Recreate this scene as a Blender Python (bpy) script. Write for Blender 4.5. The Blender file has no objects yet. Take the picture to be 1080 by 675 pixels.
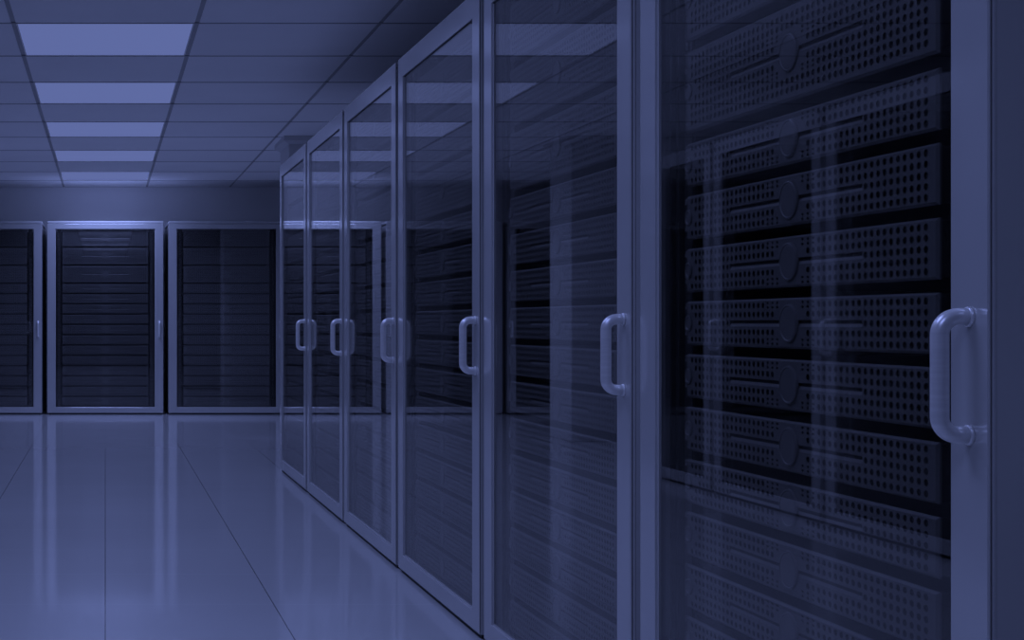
import bpy, math
from mathutils import Vector

# ------------------------------------------------------------------ camera
S = bpy.context.scene
COL = S.collection
EYE = 0.993
cam_d = bpy.data.cameras.new('camera')
cam = bpy.data.objects.new('camera', cam_d)
COL.objects.link(cam)
cam.location = (0, 0, EYE)
cam.rotation_euler = (math.radians(90), 0, 0)
cam_d.sensor_width = 36
cam_d.lens = 36 * 1576 / 1080
cam_d.shift_x = 429 / 1080
cam_d.shift_y = 2.8 / 1080
cam_d.clip_start = 0.05
S.camera = cam

# ------------------------------------------------------------------ light levels
S.view_settings.view_transform = 'Standard'
S.view_settings.look = 'None'
S.view_settings.gamma = 1
S.view_settings.exposure = 0
S.view_settings.use_curve_mapping = False
TINT = (0.312, 0.405, 1.0)          # blue overlay of the whole view, put into the light colour
PANEL = 0.36                        # glow of the diffusers
LAMP_W = 10.6                       # power of each ceiling lamp
SPREAD = 148                        # degrees
w = bpy.data.worlds.new('world')
S.world = w
w.use_nodes = True
w.node_tree.nodes['Background'].inputs[0].default_value = (*TINT, 1)
w.node_tree.nodes['Background'].inputs[1].default_value = 0.05

CEIL = 2.551
TILE = 0.955
LIGHT_Y = [0.13 + 1.91 * k for k in range(9)]      # near edge of every lit panel
for y in LIGHT_Y:
    ld = bpy.data.lights.new('panel_lamp', 'AREA')
    ld.shape = 'SQUARE'
    ld.size = 0.88
    ld.energy = LAMP_W
    ld.color = TINT
    ld.spread = math.radians(SPREAD)
    lo = bpy.data.objects.new('panel_lamp', ld)
    COL.objects.link(lo)
    if y > 13: ld.energy = LAMP_W * (1.75 if y > 15 else 1.3)
    lo.location = (0, y + TILE / 2, CEIL - 0.012)

# ------------------------------------------------------------------ materials
def mat(name, base, rough=0.5, metal=0.0, ior=1.5, coat=0.0, coat_rough=0.05):
    m = bpy.data.materials.new(name)
    m.use_nodes = True
    b = m.node_tree.nodes['Principled BSDF']
    c = base if isinstance(base, tuple) else (base, base, base)
    b.inputs['Base Color'].default_value = (*c, 1)
    b.inputs['Roughness'].default_value = rough
    b.inputs['Metallic'].default_value = metal
    b.inputs['IOR'].default_value = ior
    b.inputs['Coat Weight'].default_value = coat
    b.inputs['Coat Roughness'].default_value = coat_rough
    return m


def noise_color(m, lo, hi, scale=6.0, stretch=(1, 1, 1)):
    nt = m.node_tree
    b = nt.nodes['Principled BSDF']
    tc = nt.nodes.new('ShaderNodeTexCoord')
    mp = nt.nodes.new('ShaderNodeMapping')
    mp.inputs['Scale'].default_value = stretch
    nz = nt.nodes.new('ShaderNodeTexNoise')
    nz.inputs['Scale'].default_value = scale
    nz.inputs['Detail'].default_value = 4
    mr = nt.nodes.new('ShaderNodeMapRange')
    mr.inputs['From Min'].default_value = 0.3
    mr.inputs['From Max'].default_value = 0.7
    mr.inputs['To Min'].default_value = lo
    mr.inputs['To Max'].default_value = hi
    nt.links.new(tc.outputs['Object'], mp.inputs['Vector'])
    nt.links.new(mp.outputs['Vector'], nz.inputs['Vector'])
    nt.links.new(nz.outputs['Fac'], mr.inputs['Value'])
    nt.links.new(mr.outputs['Result'], b.inputs['Base Color'])
    return m


M = {}
M['paint'] = noise_color(mat('satin_grey_paint', 0.6, 0.12, 0.25, 1.9), 0.54, 0.59, 3.0)
M['panel'] = noise_color(mat('grey_side_paint', 0.5, 0.4), 0.47, 0.51, 3.0)
M['steel'] = noise_color(mat('brushed_steel', 0.8, 0.30, 0.35), 0.74, 0.84, 8.0, (1, 1, 20))
M['black'] = noise_color(mat('black_metal', 0.02, 0.5), 0.010, 0.016, 8.0)
M['rail'] = noise_color(mat('rack_rail_black', 0.03, 0.45), 0.022, 0.032, 8.0)
M['shaded_reveal'] = noise_color(mat('black_reveal_shade', 0.02, 0.6), 0.015, 0.022, 20.0)  # black stands for the shade on the reveal under the top rail
M['bezel'] = noise_color(mat('charcoal_bezel', 0.06, 0.52), 0.095, 0.115, 12.0)
M['badge'] = noise_color(mat('charcoal_badge', 0.07, 0.42), 0.110, 0.125, 20.0)
M['hollow'] = noise_color(mat('black_mesh_backing', 0.006, 0.7), 0.004, 0.008, 20.0)
M['wall'] = noise_color(mat('white_wall_paint', 0.8, 0.6), 0.90, 0.93, 1.5)
M['ceil'] = noise_color(mat('white_ceiling_tile', 0.85, 0.8), 0.90, 0.94, 2.0)
M['grid'] = noise_color(mat('grey_ceiling_grid', 0.3, 0.6), 0.40, 0.44, 4.0)
M['column'] = noise_color(mat('white_column_paint', 0.75, 0.5), 0.62, 0.66, 2.0)

# frosted diffuser
m = bpy.data.materials.new('lit_diffuser'); m.use_nodes = True
nt = m.node_tree; nt.nodes.clear()
e = nt.nodes.new('ShaderNodeEmission'); o_ = nt.nodes.new('ShaderNodeOutputMaterial')
e.inputs[0].default_value = (*TINT, 1); e.inputs[1].default_value = PANEL
nt.links.new(e.outputs[0], o_.inputs[0]); M['diffuser'] = m

# reflective door glass: Schlick reflection over a lightly tinted clear pane
m = bpy.data.materials.new('coated_door_glass'); m.use_nodes = True
nt = m.node_tree; nt.nodes.clear()
lw = nt.nodes.new('ShaderNodeLayerWeight'); lw.inputs['Blend'].default_value = 0.5
pw = nt.nodes.new('ShaderNodeMath'); pw.operation = 'POWER'; pw.inputs[1].default_value = 6.0
mr = nt.nodes.new('ShaderNodeMapRange')
mr.inputs['To Min'].default_value = 0.08; mr.inputs['To Max'].default_value = 1.0
tr = nt.nodes.new('ShaderNodeBsdfTransparent'); tr.inputs[0].default_value = (0.9, 0.9, 0.9, 1)
gl = nt.nodes.new('ShaderNodeBsdfGlossy'); gl.inputs['Roughness'].default_value = 0.0
gl.inputs['Color'].default_value = (1, 1, 1, 1)
mx = nt.nodes.new('ShaderNodeMixShader'); o_ = nt.nodes.new('ShaderNodeOutputMaterial')
nt.links.new(lw.outputs['Facing'], pw.inputs[0]); nt.links.new(pw.outputs[0], mr.inputs['Value'])
nt.links.new(mr.outputs['Result'], mx.inputs[0]); nt.links.new(tr.outputs[0], mx.inputs[1])
nt.links.new(gl.outputs[0], mx.inputs[2]); nt.links.new(mx.outputs[0], o_.inputs[0])
M['glass'] = m

# polished floor with tile seams
m = mat('polished_floor_tile', 0.7, 0.09, 0.0, 1.6)
nt = m.node_tree; bs = nt.nodes['Principled BSDF']
tc = nt.nodes.new('ShaderNodeTexCoord'); sx = nt.nodes.new('ShaderNodeSeparateXYZ')
nt.links.new(tc.outputs['Object'], sx.inputs[0])
def seam(sock, pitch, phase, half):
    a = nt.nodes.new('ShaderNodeMath'); a.operation = 'ADD'; a.inputs[1].default_value = pitch * 200.5 - phase
    b = nt.nodes.new('ShaderNodeMath'); b.operation = 'MODULO'; b.inputs[1].default_value = pitch
    c = nt.nodes.new('ShaderNodeMath'); c.operation = 'SUBTRACT'; c.inputs[1].default_value = pitch / 2
    d = nt.nodes.new('ShaderNodeMath'); d.operation = 'ABSOLUTE'
    f = nt.nodes.new('ShaderNodeMath'); f.operation = 'LESS_THAN'; f.inputs[1].default_value = half
    nt.links.new(sock, a.inputs[0]); nt.links.new(a.outputs[0], b.inputs[0]); nt.links.new(b.outputs[0], c.inputs[0])
    nt.links.new(c.outputs[0], d.inputs[0]); nt.links.new(d.outputs[0], f.inputs[0])
    return f.outputs[0]
s1 = seam(sx.outputs['X'], 0.594, 0.0, 0.0020)
s2 = seam(sx.outputs['Y'], 0.63, 5.27, 0.004)
nz = nt.nodes.new('ShaderNodeTexNoise'); nz.inputs['Scale'].default_value = 1.2
nt.links.new(tc.outputs['Object'], nz.inputs['Vector'])
mr = nt.nodes.new('ShaderNodeMapRange'); mr.inputs['To Min'].default_value = 0.52; mr.inputs['To Max'].default_value = 0.58
nt.links.new(nz.outputs['Fac'], mr.inputs['Value'])
m1 = nt.nodes.new('ShaderNodeMix'); m1.data_type = 'FLOAT'
nt.links.new(s2, m1.inputs[0]); nt.links.new(mr.outputs[0], m1.inputs[2]); m1.inputs[3].default_value = 0.60
m2 = nt.nodes.new('ShaderNodeMix'); m2.data_type = 'FLOAT'
nt.links.new(s1, m2.inputs[0]); nt.links.new(m1.outputs[0], m2.inputs[2]); m2.inputs[3].default_value = 0.18
nt.links.new(m2.outputs[0], bs.inputs['Base Color'])
M['floor'] = m


# ------------------------------------------------------------------ mesh helpers
class MB:
    """collects shapes that end up as one mesh object"""
    def __init__(self):
        self.v, self.f, self.mi, self.sm = [], [], [], []

    def add(self, vs, fs, mi=0, smooth=False):
        n = len(self.v)
        self.v += [tuple(p) for p in vs]
        for f in fs:
            self.f.append(tuple(n + i for i in f)); self.mi.append(mi); self.sm.append(smooth)

    def box(self, x0, x1, y0, y1, z0, z1, mi=0, c=0.0):
        """box with chamfered edges of width c"""
        if c <= 0:
            vs = [(x, y, z) for z in (z0, z1) for y in (y0, y1) for x in (x0, x1)]
            self.add(vs, [(0, 2, 3, 1), (4, 5, 7, 6), (0, 1, 5, 4), (2, 6, 7, 3), (0, 4, 6, 2), (1, 3, 7, 5)], mi)
            return
        X, Y, Z = (x0, x1), (y0, y1), (z0, z1)
        vs, idx = [], {}
        for i in (0, 1):
            for j in (0, 1):
                for k in (0, 1):
                    sx_, sy_, sz_ = (1, -1)[i], (1, -1)[j], (1, -1)[k]
                    for a in range(3):          # vertex on the face with normal axis a
                        p = [X[i] + sx_ * c, Y[j] + sy_ * c, Z[k] + sz_ * c]
                        p[a] = (X[i], Y[j], Z[k])[a]
                        idx[(i, j, k, a)] = len(vs); vs.append(p)
        fs = []
        for s in (0, 1):
            fs.append([idx[(s, j, k, 0)] for j, k in ((0, 0), (1, 0), (1, 1), (0, 1))])
            fs.append([idx[(i, s, k, 1)] for i, k in ((0, 0), (1, 0), (1, 1), (0, 1))])
            fs.append([idx[(i, j, s, 2)] for i, j in ((0, 0), (1, 0), (1, 1), (0, 1))])
        for p in (0, 1):
            for q in (0, 1):
                fs.append([idx[(0, p, q, 1)], idx[(1, p, q, 1)], idx[(1, p, q, 2)], idx[(0, p, q, 2)]])
                fs.append([idx[(p, 0, q, 0)], idx[(p, 1, q, 0)], idx[(p, 1, q, 2)], idx[(p, 0, q, 2)]])
                fs.append([idx[(p, q, 0, 0)], idx[(p, q, 1, 0)], idx[(p, q, 1, 1)], idx[(p, q, 0, 1)]])
        for i in (0, 1):
            for j in (0, 1):
                for k in (0, 1):
                    fs.append([idx[(i, j, k, a)] for a in range(3)])
        self.add(vs, fs, mi)

    def tube(self, pts, r, n=16, mi=0, caps=True):
        pts = [Vector(p) for p in pts]
        rings = []
        up = Vector((1, 0, 0))
        for i, p in enumerate(pts):
            a = pts[max(i - 1, 0)]; b = pts[min(i + 1, len(pts) - 1)]
            t = (b - a).normalized()
            u = (up - t * up.dot(t)).normalized()
            w_ = t.cross(u)
            rr = r[i] if isinstance(r, list) else r
            rings.append([p + (u * math.cos(2 * math.pi * k / n) + w_ * math.sin(2 * math.pi * k / n)) * rr for k in range(n)])
        vs = [q for ring in rings for q in ring]
        fs = []
        for i in range(len(rings) - 1):
            for k in range(n):
                fs.append((i * n + k, i * n + (k + 1) % n, (i + 1) * n + (k + 1) % n, (i + 1) * n + k))
        self.add(vs, fs, mi, True)
        if caps:
            self.add(rings[0], [tuple(range(n))], mi); self.add(rings[-1], [tuple(range(n))], mi)

    def disc(self, cx, cz, y_prof, n=28, mi=0):
        """lathe about the y axis: y_prof = [(radius, y), ...] from outside in, closed at the end"""
        vs, fs = [], []
        for r, y in y_prof:
            vs += [(cx + r * math.cos(2 * math.pi * k / n), y, cz + r * math.sin(2 * math.pi * k / n)) for k in range(n)]
        for i in range(len(y_prof) - 1):
            for k in range(n):
                fs.append((i * n + k, i * n + (k + 1) % n, (i + 1) * n + (k + 1) % n, (i + 1) * n + k))
        fs.append(tuple((len(y_prof) - 1) * n + k for k in range(n)))
        self.add(vs, fs, mi)

    def mesh(self, name, mats):
        me = bpy.data.meshes.new(name)
        me.from_pydata(self.v, [], self.f)
        for mt in mats:
            me.materials.append(mt)
        me.polygons.foreach_set('material_index', self.mi)
        me.polygons.foreach_set('use_smooth', self.sm)
        me.validate(); me.update()
        import bmesh
        bm = bmesh.new(); bm.from_mesh(me)
        bmesh.ops.remove_doubles(bm, verts=bm.verts, dist=1e-6)
        bmesh.ops.recalc_face_normals(bm, faces=bm.faces)
        bm.to_mesh(me); bm.free()
        return me

    def build(self, name, mats, parent=None):
        if not isinstance(mats, (list, tuple)):
            mats = [mats]
        return link(name, self.mesh(name, mats), parent)


def link(name, me, parent=None):
    o = bpy.data.objects.new(name, me)
    COL.objects.link(o)
    if parent:
        o.parent = parent
    return o


def empty(name, loc=(0, 0, 0), rz=0.0):
    o = bpy.data.objects.new(name, None)
    COL.objects.link(o)
    o.empty_display_size = 0.1
    o.location = loc; o.rotation_euler = (0, 0, rz)
    return o


def tag(o, label=None, cat=None, group=None, kind=None):
    if label: o['label'] = label
    if cat: o['category'] = cat
    if group: o['group'] = group
    if kind: o['kind'] = kind
    return o


def copy_tree(o, parent=None):
    c = o.copy()
    COL.objects.link(c)
    if parent is not None:
        c.parent = parent
    for ch in list(o.children):
        copy_tree(ch, c)
    return c


# ------------------------------------------------------------------ room shell
WALL_Y = 17.2
X0, X1, Y0 = -4.5 * TILE, 4.5 * TILE, 0.13 - 4 * TILE

b = MB(); b.box(X0 - .1, X1 + .1, Y0 - .1, WALL_Y + .1, -0.1, 0.0)
tag(b.build('floor', M['floor']), kind='structure')

lit = set(range(9))
b = MB()
b.box(X0, X1, Y0, WALL_Y, CEIL + 0.022, CEIL + 0.12, 1)
ny = int((WALL_Y - Y0) / TILE) + 1
for i in range(9):
    for j in range(ny):
        x = X0 + i * TILE; y = Y0 + j * TILE
        if i == 4 and any(abs(y - ly) < 0.1 for ly in LIGHT_Y):
            continue
        y1 = min(y + TILE, WALL_Y)
        b.box(x + .0125, x + TILE - .0125, y + .006, y1 - .006, CEIL, CEIL + 0.0225, 0)
for i in range(1, 9):                                # grid bars hanging a little below the tiles
    x = X0 + i * TILE
    b.box(x - .0125, x + .0125, Y0, WALL_Y, CEIL + .004, CEIL + .0226, 1)
for j in range(1, ny):
    y = Y0 + j * TILE
    b.box(X0, X1, y - .006, y + .006, CEIL - .0035, CEIL + .0227, 1)
tag(b.build('ceiling', [M['ceil'], M['grid']]), kind='structure')

b = MB(); b.box(X0, X1, WALL_Y, WALL_Y + .1, 0, CEIL + .12)
tag(b.build('wall_back', M['wall']), kind='structure')
b = MB(); b.box(X0, X1, Y0 - .1, Y0, 0, CEIL + .12)
tag(b.build('wall_front', M['wall']), kind='structure')
b = MB(); b.box(X0 - .1, X0, Y0, WALL_Y, 0, CEIL + .12)
tag(b.build('wall_left', M['wall']), kind='structure')
b = MB(); b.box(X1, X1 + .1, Y0, WALL_Y, 0, CEIL + .12)
tag(b.build('wall_right', M['wall']), kind='structure')

# two square columns with a low flared capital under the ceiling
for side in (1, -1):
    b = MB()
    xa, xb = sorted((side * 1.532, side * 2.132))
    b.box(xa, xb, 12.48, 13.08, 0, CEIL - .05, c=.006)
    def rect(d, z): return [(xa - d, 12.48 - d, z), (xb + d, 12.48 - d, z), (xb + d, 13.08 + d, z), (xa - d, 13.08 + d, z)]
    vs = rect(-.004, CEIL - .070) + rect(.045, CEIL - .040) + rect(.045, CEIL)
    fs = [(0, 1, 2, 3)]
    for r in (0, 4):
        for k in range(4):
            fs.append((r + k, r + (k + 1) % 4, r + 4 + (k + 1) % 4, r + 4 + k))
    fs.append((8, 9, 10, 11))
    b.add(vs, fs)
    o = b.build('column', M['column'])
    tag(o, kind='structure')
    o['label'] = ('square white column with flared capital beyond the end of the right row' if side > 0
                  else 'square white column mirrored in the right-hand glass doors')

# ------------------------------------------------------------------ ceiling lights
fr = MB()
h = TILE / 2
for (a0, a1, c0, c1) in ((-h + .013, -h + .020, -h + .0065, h - .0065), (h - .020, h - .013, -h + .0065, h - .0065),
                         (-h + .020, h - .020, -h + .0065, -h + .012), (-h + .020, h - .020, h - .012, h - .0065)):
    fr.box(a0, a1, c0, c1, 0, .022)
fr_me = fr.mesh('light_frame', [M['ceil']])
df = MB(); df.box(-h + .020, h - .020, -h + .012, h - .012, .003, .020)
df_me = df.mesh('diffuser', [M['diffuser']])
where = ['in the row nearest the camera, mirrored in the back glass as the lowest stripe',
         'second over the aisle from the front wall, above the near cabinet',
         'third over the aisle from the front wall', 'fourth over the aisle from the front wall',
         'largest and frontmost square visible in the aisle ceiling',
         'second from the front of those visible over the aisle',
         'middle of the five visible over the aisle',
         'second from the back wall over the aisle',
         'smallest, last one before the back wall']
where[0] = 'first over the aisle from the front wall, overhead of the camera'
for k, y in enumerate(LIGHT_Y):
    r = empty('ceiling_light', (0, y + TILE / 2, CEIL))
    tag(r, 'square lit ceiling panel, ' + where[k], 'ceiling light', 'lit panels down the aisle ceiling')
    link('light_frame', fr_me, r); link('diffuser', df_me, r)


# ------------------------------------------------------------------ server cabinets
DEPTH = 0.98
def make_cabinet(W, H, glass_top, cap):
    """front faces -y, door plane at y = 0, base at z = 0; W door width, H door top"""
    hw = W / 2
    root = empty('server_cabinet')
    st = 0.088                                   # stile width
    gz0 = 0.076
    y0 = 0.0065                                  # front of the body behind the door seam
    for s in (-1, 1):
        b = MB()
        xa, xb = sorted((s * hw, s * (hw - .022)))
        b.box(xa, xb, y0, .0118, .014, H - .022 + cap * .2, c=.0012)
        xa, xb = sorted((s * (hw - .0015), s * (hw - .022)))
        b.box(xa, xb, .0118, DEPTH, .014, H - .022 + cap * .2, c=.001)
        b.build('side_panel', M['panel'], root)
    b = MB(); b.box(-hw, hw, y0 if not cap else 0.004, DEPTH, H - .022 if not cap else H + .003, H if not cap else H + cap, c=.003)
    b.build('top_panel', M['panel'], root)
    b = MB(); b.box(-hw + .023, hw - .023, DEPTH - .02, DEPTH, .03, H - .03)
    b.build('back_panel', M['black'], root)
    b = MB(); b.box(-hw + .012, hw - .012, .012, DEPTH - .01, 0, .013); b.box(-hw + .023, hw - .023, .02, DEPTH - .02, .013, .05)
    b.build('plinth', M['black'], root)
    # mounting rails with lips, folded strips and screw heads
    for s in (-1, 1):
        b = MB()
        def bx(u0, u1, ya, yb, za=.05, zb=H - .025):
            p, q = sorted((s * u0, s * u1)); b.box(p, q, ya, yb, za, zb, c=.0015)
        bx(.482, .522, .050, .055)
        bx(.482, .486, .055, .120)
        bx(.530, .545, .040, .120)
        bx(.556, .562, .034, .100)
        bx(.575, hw - .023, .060, .90)
        z = .10
        while z < H - .06:
            b.disc(s * .504, z, [(.0075, .0499), (.0075, .0465), (.0055, .0455), (.0045, .0470)], 12, 1)
            z += .0545
        b.build('mounting_rail', [M['rail'], M['badge']], root)
    # door: frame as one ring
    d = MB()
    ox, oz0, oz1 = hw, .016, H
    ix, iz0, iz1 = hw - st, gz0, glass_top
    c = .002
    def ring(x, za, zb, y): return [(-x, y, za), (x, y, za), (x, y, zb), (-x, y, zb)]
    loops = [ring(ox, oz0, oz1, .0035), ring(ox, oz0, oz1, c), ring(ox - c, oz0 + c, oz1 - c, 0),
             ring(ix + c * .5, iz0 - c * .5, iz1 + c * .5, 0), ring(ix, iz0, iz1, c * .5), ring(ix, iz0, iz1, .013)]
    vs = [p for l in loops for p in l]; fs = []
    for i in range(6):
        n = (i + 1) % 6
        for k in range(4):
            fs.append((i * 4 + k, i * 4 + (k + 1) % 4, n * 4 + (k + 1) % 4, n * 4 + k))
    d.add(vs, fs)
    door = d.build('door', M['paint'], root)
    g = MB()
    for (xa, xb, za, zb) in ((-ix, ix, iz1 - .004, iz1), (-ix, ix, iz0, iz0 + .004), (-ix, -ix + .004, iz0 + .004, iz1 - .004), (ix - .004, ix, iz0 + .004, iz1 - .004)):
        g.box(xa, xb, .0065, .0125, za, zb, 0 if za > 1 else 1)  # top strip black, its shade put into the colour; other strips grey
    g.build('shaded_reveal', [M['shaded_reveal'], M['panel']], door)
    p = MB(); p.box(-ix + .004, ix - .004, .0075, .0115, iz0 + .004, iz1 - .004)
    p.build('glass_pane', M['glass'], door)
    # U-shaped handle
    hb = MB()
    R = .0118; r = .024; xx = hw - .0425; yc = -.0405; zt, zb = 1.0008, .8408
    pts = [(xx, 0, zt)]
    for k in range(9):
        a = math.pi / 2 * k / 8
        pts.append((xx, yc + r - r * math.sin(a), zt - r + r * math.cos(a)))
    for k in range(9):
        a = math.pi / 2 * k / 8
        pts.append((xx, yc + r - r * math.cos(a), zb + r - r * math.sin(a)))
    pts.append((xx, 0, zb))
    hb.tube(pts, R, 20)
    hd = hb.build('handle', M['steel'], door)
    for z in (zt, zb):
        k_ = MB(); k_.tube([(xx, 0.0, z), (xx, -.0035, z), (xx, -.005, z)], [.0138, .0138, .0122], 20)
        k_.build('handle_collar', M['steel'], door)
    return root


# ------------------------------------------------------------------ servers
CP, RP = .0194, .0164
NC = 46
def server_meshes(hb, rows, depth=.72, tag_=''):
    """bezel with real perforations, chassis, badge, button; front at y=0, bottom at z=0"""
    W2 = .466
    zc = hb / 2
    mid = rows // 2
    gx0 = -NC * CP / 2; gx1 = -gx0
    gz0 = zc - rows * RP / 2; gz1 = zc + rows * RP / 2
    T = .0012                                    # plate thickness
    b = MB()
    def quad(x0, x1, z0, z1, y=0.0): b.add([(x0, y, z0), (x1, y, z0), (x1, y, z1), (x0, y, z1)], [(0, 1, 2, 3)])
    def hole(x0, x1, z0, z1, rx, rz, n=12):
        cx, cz = (x0 + x1) / 2, (z0 + z1) / 2; hx, hz = (x1 - x0) / 2, (z1 - z0) / 2
        inn, out, bk = [], [], []
        # outline points on the square matched to the hole, corners included
        for k in range(n):
            a = 2 * math.pi * (k + .5) / n - math.pi / 4 - math.pi / n
            ca, sa = math.cos(a), math.sin(a)
            inn.append((cx + rx * ca, 0, cz + rz * sa)); bk.append((cx + rx * ca, T, cz + rz * sa))
            s = 1 / max(abs(ca), abs(sa))
            out.append((cx + hx * ca * s, 0, cz + hz * sa * s))
        fs = []
        for k in range(n):
            m_ = (k + 1) % n
            fs.append((n + k, n + m_, m_, k)); fs.append((k, m_, 2 * n + m_, 2 * n + k))
        b.add(inn + out + bk, fs)
    SL = .26
    for i in range(NC):
        x0 = gx0 + i * CP; x1 = x0 + CP; cx = (x0 + x1) / 2
        for j in range(rows):
            z0 = gz0 + j * RP; z1 = z0 + RP; dj = abs(j - mid)
            if dj == 0 and abs(cx) < SL:
                g = .0060                        # long groove either side of the badge
                zz = (z0 + z1) / 2 + (.0 if cx < 0 else .0)
                quad(x0, x1, z0, zz - g); quad(x0, x1, zz + g, z1)
                b.add([(x0, 0, zz + g), (x1, 0, zz + g), (x1, .0030, zz + g * .9), (x0, .0030, zz + g * .9),
                       (x1, .0030, zz - g * .1), (x0, .0030, zz - g * .1), (x1, 0, zz - g), (x0, 0, zz - g)],
                      [(0, 1, 2, 3), (5, 4, 6, 7)])   # open between: a real slot
            elif (abs(cx) < .042 and dj <= 2) or (abs(cx) < .05 and dj == 1):
                quad(x0, x1, z0, z1)
            elif i == 0 and dj <= 1 or i == 1 and dj == 0:
                quad(x0, x1, z0, z1)
            elif dj == 2 and .042 < abs(cx) < .10:
                zm = (z0 + z1) / 2
                hole(x0, x1, z0, zm, .0048, .0026, 8); hole(x0, x1, zm, z1, .0048, .0026, 8)
            else:
                hole(x0, x1, z0, z1, .0062, .0056)
    c = .004
    X = W2 - c; Z0 = c; Z1 = hb - c
    quad(-X, gx0, Z0, Z1); quad(gx1, X, Z0, Z1); quad(gx0, gx1, Z0, gz0); quad(gx0, gx1, gz1, Z1)
    L = [[(-X, 0, Z0), (X, 0, Z0), (X, 0, Z1), (-X, 0, Z1)], [(-W2, c, 0), (W2, c, 0), (W2, c, hb), (-W2, c, hb)],
         [(-W2, .007, 0), (W2, .007, 0), (W2, .007, hb), (-W2, .007, hb)]]
    fs = []
    for r in (0, 4):
        for k in range(4):
            fs.append((r + k, r + (k + 1) % 4, r + 4 + (k + 1) % 4, r + 4 + k))
    b.add(sum(L, []), fs)
    ch = MB()
    ch.box(-W2 + .006, W2 - .006, .0035, .0065, .004, hb - .004)
    ch.box(-W2 + .012, W2 - .012, .0065, depth, .003, hb - .003)
    bd = MB()
    bd.disc(0, zc, [(.0345, 0.0), (.0335, -.0035), (.031, -.0045), (.029, -.003), (.027, -.0035)], 32)
    bt = MB()
    bt.disc(-.451, zc, [(.0165, 0), (.0165, -.003), (.0135, -.004), (.0115, -.002), (.010, -.002)], 24)
    full = MB()
    full.add(b.v, b.f, 0); full.add(bd.v, bd.f, 1); full.add(bt.v, bt.f, 1); full.add(ch.v, ch.f, 2)
    return dict(bezel=b.mesh('server_bezel', [M['bezel']]), chassis=ch.mesh('server_chassis', [M['hollow']]),
                badge=bd.mesh('server_badge', [M['badge']]), button=bt.mesh('server_button', [M['badge']]),
                full=full.mesh('server_unit', [M['bezel'], M['badge'], M['hollow']]))


ORD = ['first', 'second', 'third', 'fourth', 'fifth', 'sixth', 'seventh', 'eighth', 'ninth', 'tenth',
       'eleventh', 'twelfth', 'thirteenth', 'fourteenth', 'lowest']


def rack_layout(z_single, pitch, tall):
    out = []
    for k in range(3):
        out.append((z_single + tall * (2 - k), 'tall', tall))      # z of the bottom gap line
    for k in range(12):
        out.append((z_single - pitch * (k + 1), 'low', pitch))
    return out


def fill(cab_loc, rz, layout, kinds, cab_text, group, parts):
    for k, (z, kind, p) in enumerate(layout):
        ms = kinds[kind]
        hb = ms['h']
        c, s = math.cos(rz), math.sin(rz)
        yl = .032
        loc = (cab_loc[0] - s * yl, cab_loc[1] + c * yl, z + (p - hb))
        ordn = 'topmost' if k == 0 else ('lowest' if k == 14 else ORD[k] + ' from the top')
        label = f'{"tall" if kind == "tall" else "low"} black perforated server, {ordn} in the {cab_text}'
        if parts:
            r = empty('server', loc, rz)
            link('bezel', ms['bezel'], r); link('chassis', ms['chassis'], r)
            link('badge', ms['badge'], r); link('power_button', ms['button'], r)
        else:
            r = link('server', ms['full']); r.location = loc; r.rotation_euler = (0, 0, rz)
        tag(r, label, 'server', group)


XD = 1.171
PITCH = 1.35
W_ROW, H_ROW = 1.290, 2.044
near = 1.982                                     # near edge of the nearest right-hand door
row_proto = make_cabinet(W_ROW, H_ROW, 1.964, 0)
low = server_meshes(.0895, 5); low['h'] = .0895
tall = server_meshes(.168, 9); tall['h'] = .168
kinds_row = {'low': low, 'tall': tall}
lay_row = rack_layout(1.362, .1085, .190)
names = ['nearest', 'second nearest', 'third nearest', 'fourth nearest', 'fifth nearest', 'farthest']
first = True
for k in range(6):
    cy = near + W_ROW / 2 + PITCH * k
    c = row_proto if first else copy_tree(row_proto)
    first = False
    c.location = (XD, cy, 0); c.rotation_euler = (0, 0, -math.pi / 2)
    tag(c, f'grey glass-doored server cabinet with U handle, {names[k]} in the right-hand row', 'server cabinet',
        'server cabinets of the right-hand row')
    fill((XD, cy), -math.pi / 2, lay_row, kinds_row, f'{names[k]} right-hand cabinet',
         f'servers in the {names[k]} right-hand cabinet', k < 4)
for k in range(6):
    cy = near + W_ROW / 2 + PITCH * k
    c = copy_tree(row_proto)
    c.location = (-XD, cy, 0); c.rotation_euler = (0, 0, math.pi / 2)
    tag(c, f'grey server cabinet of the left-hand row, {names[k]} one, mirrored in opposite glass doors', 'server cabinet',
        'server cabinets of the left-hand row')

# back wall
YB = 16.18
back_proto = make_cabinet(1.258, 2.062, 2.008, .030)
lowb = server_meshes(.0925, 5); lowb['h'] = .0925
tallb = server_meshes(.175, 9); tallb['h'] = .175
lay_back = rack_layout(1.410, .1115, .196)
bn = {0: 'middle', -1: 'left', 1: 'right', -2: 'far left', 2: 'far right'}
first = True
for i in (0, -1, 1, -2, 2):
    c = back_proto if first else copy_tree(back_proto)
    first = False
    c.location = (i * 1.314, YB, 0)
    lab = {0: 'glass-doored server cabinet on the back wall, middle one with ceiling lights mirrored',
           -1: 'glass-doored server cabinet on the back wall, cut off by the left picture edge',
           1: 'dark glass-doored server cabinet on the back wall, beside the right-hand row',
           -2: 'server cabinet on the back wall, outermost on the left',
           2: 'server cabinet on the back wall, outermost right behind the right-hand row'}[i]
    tag(c, lab, 'server cabinet', 'server cabinets along the back wall')
    if abs(i) < 2:
        fill((i * 1.314, YB), 0, lay_back, {'low': lowb, 'tall': tallb}, f'{bn[i]} back-wall cabinet',
             f'servers in the {bn[i]} back-wall cabinet', False)
